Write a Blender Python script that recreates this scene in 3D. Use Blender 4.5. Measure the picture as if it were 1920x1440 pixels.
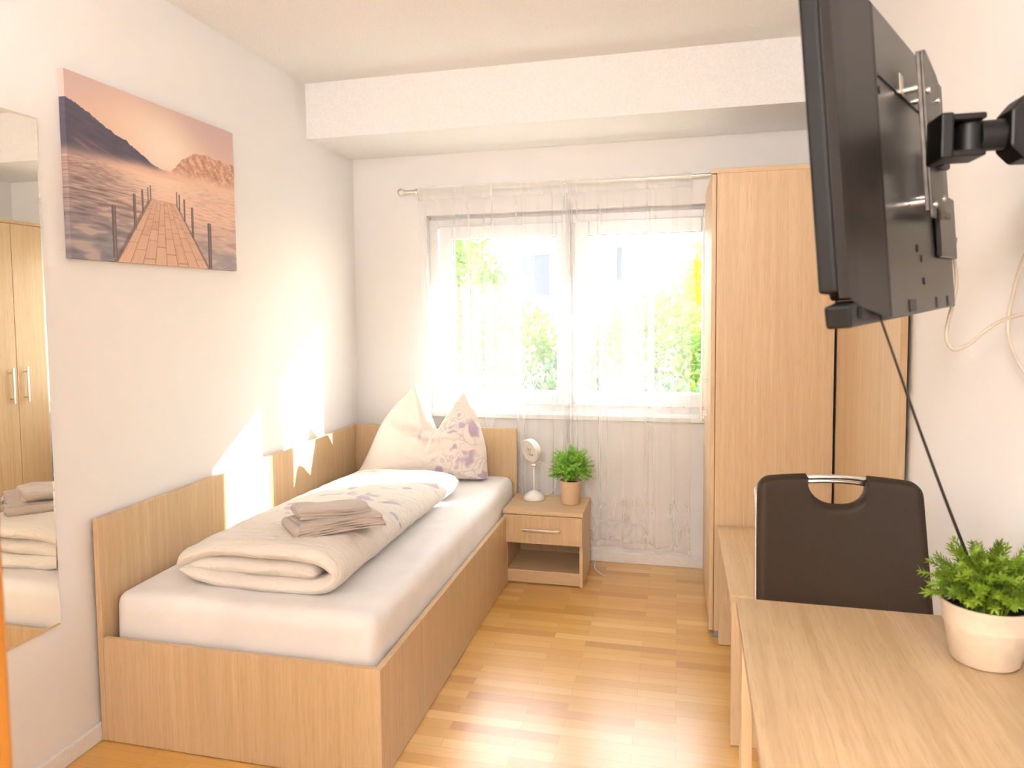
import bpy, bmesh, math, random
from math import pi, sin, cos, sqrt, atan2
from mathutils import Vector, Matrix, noise
random.seed(7)
for o in list(bpy.data.objects):
    bpy.data.objects.remove(o)
SC = bpy.context.scene
COL = SC.collection

# ---------------------------------------------------------------- camera
CF, CYAW, CPITCH, CROLL, CH = 1444.21, -0.2639, -0.0657, 0.0124, 1.3788
CCX, CCY = 881.457, 673.48
cyw, syw, cp, sp, cr, sr = cos(CYAW), sin(CYAW), cos(CPITCH), sin(CPITCH), cos(CROLL), sin(CROLL)
_xa = Vector((cyw, -syw, 0)); _ua = Vector((-sp*syw, -sp*cyw, cp)); _d = Vector((cp*syw, cp*cyw, sp))
_r = cr*_xa - sr*_ua; _u = sr*_xa + cr*_ua
cd = bpy.data.cameras.new('camera'); cam = bpy.data.objects.new('camera', cd); COL.objects.link(cam)
M = Matrix.Identity(4)
for i in range(3):
    M[i][0], M[i][1], M[i][2] = _r[i], _u[i], -_d[i]
M[0][3], M[1][3], M[2][3] = 0, 0, CH
cam.matrix_world = M
cd.sensor_width = 36; cd.lens = CF/1920*36
cd.shift_x = (960-CCX)/1920; cd.shift_y = (CCY-720)/1920
cd.clip_start = .02; cd.clip_end = 200
cd.dof.use_dof = True; cd.dof.focus_distance = 3.0; cd.dof.aperture_fstop = 6.3
SC.camera = cam

# ---------------------------------------------------------------- world, sun, lights, exposure
SC.view_settings.view_transform = 'Standard'; SC.view_settings.look = 'None'
SC.view_settings.gamma = 1; SC.view_settings.use_curve_mapping = False
SC.view_settings.exposure = 1.06
w = bpy.data.worlds.new('world'); SC.world = w; w.use_nodes = True
nt = w.node_tree; nt.nodes.clear()
wo = nt.nodes.new('ShaderNodeOutputWorld'); bg = nt.nodes.new('ShaderNodeBackground')
sky = nt.nodes.new('ShaderNodeTexSky'); sky.sky_type = 'NISHITA'; sky.sun_disc = False
sky.sun_elevation = math.radians(30); sky.sun_rotation = math.radians(49); sky.air_density = 1; sky.dust_density = 1
hz = nt.nodes.new('ShaderNodeMix'); hz.data_type = 'RGBA'; hz.inputs[0].default_value = .93
hz.inputs[7].default_value = (.50, .49, .48, 1)
nt.links.new(sky.outputs[0], hz.inputs[6]); nt.links.new(hz.outputs[2], bg.inputs[0])
bg.inputs[1].default_value = 8.8
nt.links.new(bg.outputs[0], wo.inputs[0])
SUN_D = Vector((-1, -.83, -.46)).normalized()
sd = bpy.data.lights.new('sun', 'SUN'); sd.energy = 16; sd.angle = math.radians(.55); sd.color = (1, .93, .84)
so = bpy.data.objects.new('sun', sd); COL.objects.link(so); so.location = (3, 7, 5)
so.rotation_euler = SUN_D.to_track_quat('-Z', 'Y').to_euler()
FILL_E = 74; FILL_C = (1, .952, .925)  # strength and colour of the added fill light

XL, XR, YB, YF, ZC, ZM, YM = -1.803, .626, 4.15, -1.5, 2.507, 2.235, 3.58

# ---------------------------------------------------------------- materials
def newmat(name):
    m = bpy.data.materials.new(name); m.use_nodes = True
    return m, m.node_tree, m.node_tree.nodes['Principled BSDF']
def N(nt, typ, **kw):
    n = nt.nodes.new(typ)
    for k, v in kw.items(): setattr(n, k, v)
    return n
def ramp(nt, fac, stops):
    r = N(nt, 'ShaderNodeValToRGB'); e = r.color_ramp.elements
    while len(e) < len(stops): e.new(.5)
    for el, (p, c) in zip(e, stops):
        el.position = p; el.color = (c[0], c[1], c[2], 1) if not isinstance(c, (int, float)) else (c, c, c, 1)
    nt.links.new(fac, r.inputs[0]); return r.outputs[0]
def mixc(nt, fac, a, b, mode='MIX'):
    m = N(nt, 'ShaderNodeMix', data_type='RGBA', blend_type=mode)
    for i, v in ((0, fac), (6, a), (7, b)):
        if hasattr(v, 'is_linked') or hasattr(v, 'links'): nt.links.new(v, m.inputs[i])
        elif isinstance(v, (int, float)): m.inputs[i].default_value = v
        else: m.inputs[i].default_value = (*v, 1)
    return m.outputs[2]
def math_(nt, op, a, b=0.0, clamp=False):
    m = N(nt, 'ShaderNodeMath', operation=op, use_clamp=clamp)
    for i, v in ((0, a), (1, b)):
        if isinstance(v, (int, float)): m.inputs[i].default_value = v
        else: nt.links.new(v, m.inputs[i])
    return m.outputs[0]
def coord(nt, scale=(1, 1, 1), rot=(0, 0, 0), src='Object'):
    t = N(nt, 'ShaderNodeTexCoord'); mp = N(nt, 'ShaderNodeMapping')
    mp.inputs['Scale'].default_value = scale; mp.inputs['Rotation'].default_value = rot
    nt.links.new(t.outputs[src], mp.inputs[0]); return mp.outputs[0]
def noise_(nt, vec, scale, detail=3, rough=.5, dist=0):
    n = N(nt, 'ShaderNodeTexNoise'); n.inputs['Scale'].default_value = scale; n.inputs['Detail'].default_value = detail
    n.inputs['Roughness'].default_value = rough; n.inputs['Distortion'].default_value = dist
    if vec is not None: nt.links.new(vec, n.inputs['Vector'])
    return n.outputs[0]
def bump(nt, b, h, strength=.3, dist=.002):
    bn = N(nt, 'ShaderNodeBump'); bn.inputs['Strength'].default_value = strength; bn.inputs['Distance'].default_value = dist
    nt.links.new(h, bn.inputs['Height']); nt.links.new(bn.outputs[0], b.inputs['Normal'])

def plain(name, col, rough=.5, metal=0, bscale=0, bstr=.2, bdist=.001, var=0, spec=.5, sheen=0):
    m, nt, b = newmat(name)
    b.inputs['Base Color'].default_value = (*col, 1); b.inputs['Roughness'].default_value = rough
    b.inputs['Metallic'].default_value = metal; b.inputs['Specular IOR Level'].default_value = spec
    if sheen: b.inputs['Sheen Weight'].default_value = sheen
    c = coord(nt)
    nz = noise_(nt, c, bscale or 40, 4)
    v = var or .04
    out = ramp(nt, nz, [(.3, tuple(x*(1-v) for x in col)), (.7, tuple(min(1, x*(1+v)) for x in col))])
    nt.links.new(out, b.inputs['Base Color'])
    if bscale: bump(nt, b, nz, bstr, bdist)
    return m

def wood(name, axis, light=(.675, .49, .295), dark=(.575, .39, .215), rough=.42, k=1.0):
    m, nt, b = newmat(name)
    sc = [34.0*k, 34.0*k, 34.0*k]; sc['xyz'.index(axis)] = .9
    c = coord(nt, sc); n1 = noise_(nt, c, 1.6, 6, .62, .15)
    sc2 = [4.0, 4.0, 4.0]; sc2['xyz'.index(axis)] = .35
    n2 = noise_(nt, coord(nt, sc2), 1.5, 3, .5, .4)
    sc3 = [120.0, 120.0, 120.0]; sc3['xyz'.index(axis)] = 6
    n3 = noise_(nt, coord(nt, sc3), 2.0, 3, .6)
    c1 = ramp(nt, n1, [(.34, dark), (.5, tuple((a+d)/2 for a, d in zip(light, dark))), (.62, light)])
    c2 = mixc(nt, ramp(nt, n2, [(.35, 0.0), (.65, .55)]), c1, tuple(.5*(a+d)*.93 for a, d in zip(light, dark)))
    c3 = mixc(nt, ramp(nt, n3, [(.36, .38), (.5, 0.0)]), c2, tuple(d*.8 for d in dark))
    nt.links.new(c3, b.inputs['Base Color']); b.inputs['Roughness'].default_value = rough
    bump(nt, b, n3, .10, .001)
    return m

WZ, WY, WX = wood('oak_laminate_vertical', 'z'), wood('oak_laminate_lengthwise', 'y'), wood('oak_laminate_crosswise', 'x')
DW = wood('desk_oak_laminate', 'y', light=(.50, .355, .205), dark=(.395, .265, .14), rough=.38, k=.9)
EDGE = wood('oak_edge_band', 'z', light=(.70, .50, .31), dark=(.62, .43, .255))

def wallmat():
    m, nt, b = newmat('white_textured_wall')
    c = coord(nt); n = noise_(nt, c, 170, 4, .6)
    b.inputs['Base Color'].default_value = (.84, .818, .80, 1); b.inputs['Roughness'].default_value = .9
    n2 = noise_(nt, c, 1.4, 2)
    nt.links.new(ramp(nt, n2, [(.3, (.835, .812, .797)), (.7, (.85, .828, .812))]), b.inputs['Base Color'])
    bump(nt, b, n, .35, .0012); return m
WALL = wallmat()
CEIL = plain('white_ceiling_paint', (.86, .843, .827), .95, bscale=120, bstr=.1)
WHITE = plain('white_window_plastic', (.85, .85, .84), .3)
SKIRT = plain('white_baseboard_paint', (.82, .79, .76), .45)
CHROME = plain('brushed_chrome', (.78, .76, .74), .18, 1)
STEEL = plain('satin_nickel', (.70, .66, .61), .32, 1)
BLACKP = plain('black_plastic', (.009, .008, .007), .45, bscale=300, bstr=.05, spec=.16)
BLACKS = plain('black_shell_plastic', (.014, .011, .009), .30, bscale=300, bstr=.03, spec=.26)
BLACKM = plain('black_powder_coated_metal', (.004, .0036, .0033), .42, spec=.22)
GREYM = plain('worn_grey_steel', (.060, .049, .040), .4, .6, bscale=60, var=.3)
LEATHER = plain('brown_leatherette', (.030, .0185, .011), .55, bscale=420, bstr=.25, bdist=.0006, var=.12, spec=.22)
SHEET = plain('white_cotton_sheet', (.84, .815, .80), .85, bscale=9, bstr=.25, bdist=.01, sheen=.2)
TOWEL = plain('taupe_terry_towel', (.56, .475, .415), .95, bscale=500, bstr=.6, bdist=.002, var=.12, sheen=.3)
POTW = plain('cream_ceramic', (.62, .50, .365), .5, bscale=60, bstr=.05)
POTB = plain('beige_ceramic', (.66, .46, .29), .55, bscale=60, bstr=.05)
SOIL = plain('dark_soil', (.03, .022, .015), .95, bscale=90, bstr=.8, bdist=.004)
CABLE = plain('cream_cable_plastic', (.52, .45, .35), .45)
BCABLE = plain('black_cable_rubber', (.022, .018, .015), .5)
LAMPW = plain('white_lamp_enamel', (.84, .82, .79), .35)
LAMPD = plain('lamp_diffuser_plastic', (.66, .60, .52), .3)
DOORB = wood('amber_door_wood', 'z', light=(.42, .17, .02), dark=(.32, .11, .01))
FOOTG = plain('grey_foot_plastic', (.22, .21, .20), .4)

def floormat():
    m, nt, b = newmat('beech_strip_parquet')
    t = N(nt, 'ShaderNodeTexCoord'); mp = N(nt, 'ShaderNodeMapping'); nt.links.new(t.outputs['Object'], mp.inputs[0])
    br = N(nt, 'ShaderNodeTexBrick'); nt.links.new(mp.outputs[0], br.inputs['Vector'])
    br.offset = .37; br.offset_frequency = 2; br.squash = 1; br.squash_frequency = 2
    br.inputs['Color1'].default_value = (0, 0, 0, 1); br.inputs['Color2'].default_value = (1, 1, 1, 1)
    br.inputs['Mortar'].default_value = (.5, .5, .5, 1)
    br.inputs['Scale'].default_value = 1; br.inputs['Brick Width'].default_value = .36; br.inputs['Row Height'].default_value = .052
    br.inputs['Mortar Size'].default_value = .0007; br.inputs['Mortar Smooth'].default_value = .2
    g = noise_(nt, coord(nt, (1.6, 110, 60)), 1.5, 3, .5, 0)
    n2 = noise_(nt, coord(nt, (6, 22, 1)), 1.0, 2)
    per = ramp(nt, br.outputs[0], [(0, (.58, .29, .062)), (.3, (.76, .45, .13)), (.65, (.67, .365, .09)), (1, (.82, .53, .19))])
    c1 = mixc(nt, ramp(nt, g, [(.25, .22), (.6, 0.0)]), per, (.50, .25, .06))
    c2 = mixc(nt, math_(nt, 'MULTIPLY', br.outputs[1], .55), c1, (.33, .16, .04))
    nt.links.new(c2, b.inputs['Base Color'])
    b.inputs['Roughness'].default_value = .30
    b.inputs['Coat Weight'].default_value = .6; b.inputs['Coat Roughness'].default_value = .24
    
    return m
FLOOR = floormat()

def floral(name, base, purple, scale, amount, maskx=None, lines=.5, wr=0.5, max_=0):
    m, nt, b = newmat(name)
    c = coord(nt)
    d = N(nt, 'ShaderNodeTexNoise'); d.inputs['Scale'].default_value = scale*.9; nt.links.new(c, d.inputs['Vector'])
    vm = N(nt, 'ShaderNodeVectorMath', operation='SCALE'); nt.links.new(d.outputs[1], vm.inputs[0]); vm.inputs['Scale'].default_value = .18
    va = N(nt, 'ShaderNodeVectorMath', operation='ADD'); nt.links.new(c, va.inputs[0]); nt.links.new(vm.outputs[0], va.inputs[1])
    v1 = N(nt, 'ShaderNodeTexVoronoi', feature='DISTANCE_TO_EDGE'); v1.inputs['Scale'].default_value = scale; nt.links.new(va.outputs[0], v1.inputs['Vector'])
    v2 = N(nt, 'ShaderNodeTexVoronoi', feature='F1'); v2.inputs['Scale'].default_value = scale; nt.links.new(va.outputs[0], v2.inputs['Vector'])
    big = noise_(nt, c, scale*.42, 2)
    pet = ramp(nt, v2.outputs['Distance'], [(.30, 1.0), (.44, 0.0)])
    pick = N(nt, 'ShaderNodeSeparateColor'); nt.links.new(v2.outputs['Color'], pick.inputs[0])
    sel = math_(nt, 'GREATER_THAN', pick.outputs[0], 1-amount)
    msk = ramp(nt, big, [(.42, 0.0), (.52, 1.0)])
    f = math_(nt, 'MULTIPLY', math_(nt, 'MULTIPLY', pet, sel), msk)
    ln = math_(nt, 'MULTIPLY', ramp(nt, v1.outputs[0], [(.0, lines), (.045, 0.0)]), ramp(nt, big, [(.40, 0.0), (.52, 1.0)]))
    if maskx is not None:
        sx = N(nt, 'ShaderNodeSeparateXYZ'); nt.links.new(c, sx.inputs[0])
        mr = N(nt, 'ShaderNodeMapRange'); nt.links.new(sx.outputs[max_], mr.inputs[0])
        mr.inputs[1].default_value = maskx[0]; mr.inputs[2].default_value = maskx[1]
        f = math_(nt, 'MULTIPLY', f, mr.outputs[0]); ln = math_(nt, 'MULTIPLY', ln, mr.outputs[0])
    c1 = mixc(nt, ln, base, tuple(.55*p+.25*q for p, q in zip(purple, base)))
    c2 = mixc(nt, math_(nt, 'MULTIPLY', f, .8), c1, purple)
    nt.links.new(c2, b.inputs['Base Color']); b.inputs['Roughness'].default_value = .88
    b.inputs['Sheen Weight'].default_value = .2
    wv = noise_(nt, coord(nt, (10, 34, 14)), 1.0, 5, .6, 1.2)
    bump(nt, b, wv, wr, .012)
    return m
DUVET = floral('white_floral_duvet_cover', (.83, .775, .70), (.50, .40, .50), 11, .55, maskx=(-.60, -.30), max_=1, lines=.16, wr=.95)
PILLOW = floral('white_lilac_floral_pillowcase', (.82, .755, .69), (.43, .31, .46), 10.5, .75, maskx=(-.06, .06), lines=.55, wr=.18)

def sheer():
    m, nt, b = newmat('sheer_white_voile')
    out = nt.nodes['Material Output']; nt.nodes.remove(b)
    tr = N(nt, 'ShaderNodeBsdfTransparent'); tr.inputs[0].default_value = (1, 1, 1, 1)
    df = N(nt, 'ShaderNodeBsdfDiffuse'); df.inputs[0].default_value = (.93, .925, .92, 1)
    tl = N(nt, 'ShaderNodeBsdfTranslucent'); tl.inputs[0].default_value = (.88, .87, .87, 1)
    # fine threads scatter evenly, so the shading normal follows the folds only partly
    ge = N(nt, 'ShaderNodeNewGeometry'); si = N(nt, 'ShaderNodeSeparateXYZ'); nt.links.new(ge.outputs['Incoming'], si.inputs[0])
    cx_ = N(nt, 'ShaderNodeCombineXYZ'); nt.links.new(math_(nt, 'SIGN', si.outputs[1]), cx_.inputs[1])
    sn = N(nt, 'ShaderNodeVectorMath', operation='SCALE'); sn.inputs['Scale'].default_value = .22; nt.links.new(ge.outputs['Normal'], sn.inputs[0])
    an = N(nt, 'ShaderNodeVectorMath', operation='ADD'); nt.links.new(sn.outputs[0], an.inputs[0]); nt.links.new(cx_.outputs[0], an.inputs[1])
    nn = N(nt, 'ShaderNodeVectorMath', operation='NORMALIZE'); nt.links.new(an.outputs[0], nn.inputs[0])
    nt.links.new(nn.outputs[0], df.inputs['Normal']); nt.links.new(nn.outputs[0], tl.inputs['Normal'])
    m1 = N(nt, 'ShaderNodeMixShader'); m1.inputs[0].default_value = .32
    nt.links.new(df.outputs[0], m1.inputs[1]); nt.links.new(tl.outputs[0], m1.inputs[2])
    uv = N(nt, 'ShaderNodeTexCoord'); sx = N(nt, 'ShaderNodeSeparateXYZ'); nt.links.new(uv.outputs['UV'], sx.inputs[0])
    # embroidery: petal-like rings drawn as thin lines in two bands of the cloth
    mp = N(nt, 'ShaderNodeMapping'); nt.links.new(uv.outputs['UV'], mp.inputs[0])
    dn = N(nt, 'ShaderNodeTexNoise'); dn.inputs['Scale'].default_value = 9; nt.links.new(mp.outputs[0], dn.inputs['Vector'])
    sc_ = N(nt, 'ShaderNodeVectorMath', operation='SCALE'); sc_.inputs['Scale'].default_value = .16; nt.links.new(dn.outputs[1], sc_.inputs[0])
    ad = N(nt, 'ShaderNodeVectorMath', operation='ADD'); nt.links.new(mp.outputs[0], ad.inputs[0]); nt.links.new(sc_.outputs[0], ad.inputs[1])
    vo = N(nt, 'ShaderNodeTexVoronoi', feature='DISTANCE_TO_EDGE'); vo.inputs['Scale'].default_value = 19; nt.links.new(ad.outputs[0], vo.inputs['Vector'])
    ln = ramp(nt, vo.outputs[0], [(.03, 1.0), (.075, 0.0)])
    band = ramp(nt, sx.outputs[1], [(0, 0.0), (.02, .5), (.10, .8), (.14, 0.0), (.38, 0.0), (.42, .9), (.50, .9), (.56, 0.0)])
    cl = ramp(nt, noise_(nt, mp.outputs[0], 5, 2), [(.44, 0.0), (.54, 1.0)])
    emb = math_(nt, 'MULTIPLY', math_(nt, 'MULTIPLY', ln, band), cl)
    lw = N(nt, 'ShaderNodeLayerWeight'); lw.inputs[0].default_value = .35
    th = noise_(nt, coord(nt, (380, 380, 3)), 1.0, 2)
    op = math_(nt, 'ADD', math_(nt, 'MULTIPLY', lw.outputs[1], .26), math_(nt, 'MULTIPLY', th, .03))
    op = math_(nt, 'ADD', op, .20)
    hem = ramp(nt, sx.outputs[1], [(0, .35), (.012, .35), (.016, 0.0), (.96, 0.0), (.97, .12)])
    op = math_(nt, 'ADD', math_(nt, 'ADD', op, hem), math_(nt, 'MULTIPLY', emb, .38), True)
    m2 = N(nt, 'ShaderNodeMixShader'); nt.links.new(op, m2.inputs[0])
    nt.links.new(tr.outputs[0], m2.inputs[1]); nt.links.new(m1.outputs[0], m2.inputs[2])
    nt.links.new(m2.outputs[0], out.inputs[0]); return m
SHEER = sheer()
def glass():
    m, nt, b = newmat('window_glass'); out = nt.nodes['Material Output']; nt.nodes.remove(b)
    tr = N(nt, 'ShaderNodeBsdfTransparent'); tr.inputs[0].default_value = (.97, .985, .98, 1)
    gl = N(nt, 'ShaderNodeBsdfGlossy'); gl.inputs['Roughness'].default_value = 0
    mx = N(nt, 'ShaderNodeMixShader'); mx.inputs[0].default_value = .05
    nt.links.new(tr.outputs[0], mx.inputs[1]); nt.links.new(gl.outputs[0], mx.inputs[2]); nt.links.new(mx.outputs[0], out.inputs[0])
    return m
GLASS = glass()
MIRROR = plain('silvered_mirror', (.93, .90, .82), .0, 1, var=.0001)
def leafmat(name, a, bcol, trans=.35, sc=30):
    m, nt, b = newmat(name)
    c = ramp(nt, noise_(nt, coord(nt), sc, 2), [(.35, a), (.65, bcol)])
    nt.links.new(c, b.inputs['Base Color']); b.inputs['Roughness'].default_value = .5
    out = nt.nodes['Material Output']; tl = N(nt, 'ShaderNodeBsdfTranslucent'); nt.links.new(c, tl.inputs[0])
    mx = N(nt, 'ShaderNodeMixShader'); mx.inputs[0].default_value = trans
    nt.links.new(b.outputs[0], mx.inputs[1]); nt.links.new(tl.outputs[0], mx.inputs[2]); nt.links.new(mx.outputs[0], out.inputs[0])
    return m
LEAF1 = leafmat('fresh_green_leaves', (.22, .50, .04), (.42, .70, .12))
LEAF2 = leafmat('olive_green_leaves', (.11, .20, .008), (.28, .40, .03))
BUSHG = leafmat('garden_bush_leaves', (.10, .22, .03), (.26, .40, .06), .25, 3)
BUSHD = leafmat('dark_hedge_leaves', (.05, .12, .05), (.12, .22, .09), .2, 3)
BUSHY = leafmat('yellow_autumn_leaves', (.45, .43, .03), (.62, .52, .05), .3, 3)

# ---------------------------------------------------------------- building helpers
class MB:
    """collects boxes, tubes, lathes ... in world coordinates for one mesh object"""
    def __init__(s): s.bm = bmesh.new()
    def box(s, x0, x1, y0, y1, z0, z1):
        v = [s.bm.verts.new((x, y, z)) for x in (x0, x1) for y in (y0, y1) for z in (z0, z1)]
        for f in ((0, 1, 3, 2), (4, 6, 7, 5), (0, 4, 5, 1), (2, 3, 7, 6), (0, 2, 6, 4), (1, 5, 7, 3)):
            s.bm.faces.new([v[i] for i in f])
        return s
    def prism(s, pts, a, b, axis):
        """2-D outline extruded along an axis ('x': pts are (y,z); 'y': (x,z); 'z': (x,y))"""
        def P(p, t): return {'x': (t, p[0], p[1]), 'y': (p[0], t, p[1]), 'z': (p[0], p[1], t)}[axis]
        A = [s.bm.verts.new(P(p, a)) for p in pts]; B = [s.bm.verts.new(P(p, b)) for p in pts]
        n = len(pts); s.bm.faces.new(A); s.bm.faces.new(B[::-1])
        for i in range(n): s.bm.faces.new((A[i], B[i], B[(i+1) % n], A[(i+1) % n]))
        return s
    def tube(s, path, r, n=10, caps=True):
        path = [Vector(p) for p in path]; rings = []; rr = r if isinstance(r, (list, tuple)) else [r]*len(path)
        up = Vector((0, 0, 1)); prev = None
        for i, p in enumerate(path):
            t = (path[min(i+1, len(path)-1)] - path[max(i-1, 0)]).normalized()
            if prev is None:
                a = t.cross(up); a = a if a.length > .05 else t.cross(Vector((1, 0, 0)))
            else: a = prev - t*prev.dot(t)
            a.normalize(); prev = a; b = t.cross(a)
            rings.append([s.bm.verts.new(p + rr[i]*(cos(2*pi*k/n)*a + sin(2*pi*k/n)*b)) for k in range(n)])
        for A, B in zip(rings, rings[1:]):
            for k in range(n): s.bm.faces.new((A[k], A[(k+1) % n], B[(k+1) % n], B[k]))
        if caps: s.bm.faces.new(rings[0][::-1]); s.bm.faces.new(rings[-1])
        return s
    def lathe(s, prof, c, n=32, axis=Vector((0, 0, 1)), cap0=True, cap1=True):
        """profile [(r,h)...] turned about an axis through c"""
        axis = Vector(axis).normalized(); a = axis.cross(Vector((0, 1, 0)))
        if a.length < .05: a = axis.cross(Vector((1, 0, 0)))
        a.normalize(); b = axis.cross(a); c = Vector(c); rings = []
        for r, h in prof:
            rings.append([s.bm.verts.new(c + axis*h + r*(cos(2*pi*k/n)*a + sin(2*pi*k/n)*b)) for k in range(n)])
        for A, B in zip(rings, rings[1:]):
            for k in range(n): s.bm.faces.new((A[k], A[(k+1) % n], B[(k+1) % n], B[k]))
        if cap0: s.bm.faces.new(rings[0][::-1])
        if cap1: s.bm.faces.new(rings[-1])
        return s
    def xform(s, fn):
        for v in s.bm.verts: v.co = fn(v.co)
        return s
def link(name, bm, mat, parent=None, origin=(0, 0, 0), bevel=0, smooth=False, seg=2):
    me = bpy.data.meshes.new(name); o = bpy.data.objects.new(name, me)
    bmesh.ops.recalc_face_normals(bm, faces=bm.faces)
    org = Vector(origin)
    for v in bm.verts: v.co -= org
    if smooth:
        for f in bm.faces: f.smooth = True
    bm.to_mesh(me); bm.free(); me.materials.append(mat); COL.objects.link(o)
    if parent is None: o.location = org
    else: o.parent = parent
    if bevel:
        b = o.modifiers.new('bevel', 'BEVEL'); b.width = bevel; b.segments = seg; b.limit_method = 'ANGLE'; b.angle_limit = math.radians(40)
    if smooth == 'auto':
        try: me.set_sharp_from_angle(angle=math.radians(38))
        except Exception: pass
    return o
class Thing:
    def __init__(s, name, label, cat, loc, group=None):
        s.o = bpy.data.objects.new(name, None); COL.objects.link(s.o); s.loc = Vector(loc); s.o.location = loc
        s.o.empty_display_size = .05
        s.o['label'] = label; s.o['category'] = cat
        if group: s.o['group'] = group
    def part(s, name, mb, mat, parent=None, label=None, **kw):
        o = link(name, mb.bm, mat, parent or s.o, s.loc, **kw)
        if label: o['label'] = label
        return o
def single(name, mb, mat, label, cat, loc, group=None, **kw):
    o = link(name, mb.bm, mat, None, loc, **kw); o['label'] = label; o['category'] = cat
    if group: o['group'] = group
    return o
def struct(name, mb, mat, **kw):
    o = link(name, mb.bm, mat, **kw); o['kind'] = 'structure'; return o
def catmull(pts, n=12):
    P = [Vector(p) for p in pts]; P = [P[0]*2-P[1]] + P + [P[-1]*2-P[-2]]; out = []
    for i in range(1, len(P)-2):
        for k in range(n):
            t = k/n; a, b, c, d = P[i-1:i+3]
            out.append(.5*((2*b) + (c-a)*t + (2*a-5*b+4*c-d)*t*t + (3*b-a-3*c+d)*t**3))
    out.append(P[-2]); return out

# ================================================================ setting
EY = 4.36                                                   # outer face of the thick window wall
OX0, OX1, OZ0, OZ1 = -1.366, .175, .80, 1.90                # inner window opening
struct('floor', MB().box(XL-.1, XR+.1, YF-.1, YB+.05, -.08, 0), FLOOR)
struct('ceiling', MB().box(XL-.12, XR+.12, YF-.12, EY, ZC, ZC+.1), CEIL)
struct('wall_left', MB().box(XL-.12, XL, YF-.1, EY, 0, ZC), WALL)
struct('wall_right', MB().box(XR, XR+.12, YF-.1, EY, 0, ZC), WALL)
struct('wall_front', MB().box(XL, XR, YF-.12, YF, 0, ZC), WALL)
wb = MB()
wb.box(XL, OX0, YB, EY, -.6, ZC).prism([(OX1, YB), (XR, YB), (XR, EY), (.21, EY), (OX1, 4.27)], -.6, ZC, 'z').box(OX0, OX1, YB, EY, -.6, OZ0-.03).box(OX0, OX1, YB, 4.23, OZ1, ZC)
wb.box(OX0, OX1, 4.23, EY, 1.845, ZC)
struct('wall_back', wb, WALL)
struct('trim_3', MB().box(-3.2, 3.2, EY, 5.22, 2.135, 2.30), CEIL)      # unseen slab added over the window to cut off the top of the sunlight
struct('trim_1', MB().box(XL, XR, YM, YB, ZM, ZC), CEIL)     # ceiling beam
struct('trim_2', MB().box(OX0-.03, OX1+.05, YB-.035, 4.20, OZ0-.027, OZ0), WHITE, bevel=.004)   # inner window sill
struct('baseboard_left', MB().box(XL, XL+.013, YF, YB, 0, .058), SKIRT, bevel=.004)
struct('baseboard_back', MB().box(XL, XR, YB-.013, YB, 0, .06), SKIRT, bevel=.004)
struct('baseboard_right', MB().box(XR-.012, XR, YF, YB, 0, .058), SKIRT, bevel=.004)

def frame(mb, x0, x1, z0, z1, y0, y1, w, wt=None):
    wt = wt or w
    mb.box(x0, x0+w, y0, y1, z0, z1); mb.box(x1-w, x1, y0, y1, z0, z1)
    mb.box(x0+w, x1-w, y0, y1, z1-wt, z1); mb.box(x0+w, x1-w, y0, y1, z0, z0+w); return mb
wf = MB(); frame(wf, OX0, OX1, OZ0, OZ1-.02, 4.20, 4.27, .05)
wf.box(-.585, -.515, 4.205, 4.265, OZ0+.05, OZ1-.07)
win = struct('window_1', wf, WHITE, bevel=.004)
def sash(x0, x1):
    g = MB(); frame(g, x0, x1, .845, 1.838, 4.172, 4.235, .075)
    s = link('sash', g.bm, WHITE, win, bevel=.006)
    gl = link('pane', MB().box(x0+.07, x1-.07, 4.205, 4.209, .915, 1.768).bm, GLASS, s)
    gs = MB(); frame(gs, x0+.071, x1-.071, .916, 1.767, 4.190, 4.204, .006)
    link('gasket', gs.bm, plain('grey_gasket', (.16, .16, .16), .6), s)
    return s
s1 = sash(-1.298, -.562); s2 = sash(-.538, .193-.0)
hd = MB(); hd.box(-.575, -.545, 4.160, 4.173, 1.27, 1.34); hd.box(-.57, -.55, 4.128, 4.160, 1.295, 1.315); hd.box(-.57, -.55, 4.122, 4.136, 1.20, 1.315)
link('handle', hd.bm, WHITE, s1, bevel=.004)

# amber door leaf standing just left of the camera
dr = struct('door_1', MB().box(-1.2, -.546, .47, .51, .005, 2.03), DOORB, bevel=.003)
link('door_handle', MB().tube([(-.56, .47, 1.03), (-.56, .42, 1.03), (-.67, .42, 1.03)], .009).bm, STEEL, dr, smooth=True)

# unseen fill light added behind the camera, shaped as a hanging globe
GX, GY, GZL = -.35, -.85, 2.12
cl = Thing('fill_light_globe', 'round glowing fill light added behind the camera', 'lamp', (GX, GY, GZL))
cl.part('canopy', MB().lathe([(.05, -.001), (.052, -.02), (.01, -.035)], (GX, GY, ZC)), LAMPW, smooth=True)
cl.part('cord', MB().tube([(GX, GY, ZC-.03), (GX, GY, GZL+.17)], .003, 8), LAMPW)
gm, gnt, gb = newmat('fill_light_glow'); gb.inputs['Emission Color'].default_value = (*FILL_C, 1); gb.inputs['Emission Strength'].default_value = FILL_E  # emission of the added fill globe
cl.part('globe', MB().lathe([(.17*sin(pi*k/16)+.0005, -.17*cos(pi*k/16)) for k in range(17)], (GX, GY, GZL), 32), gm, smooth=True)

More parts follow.
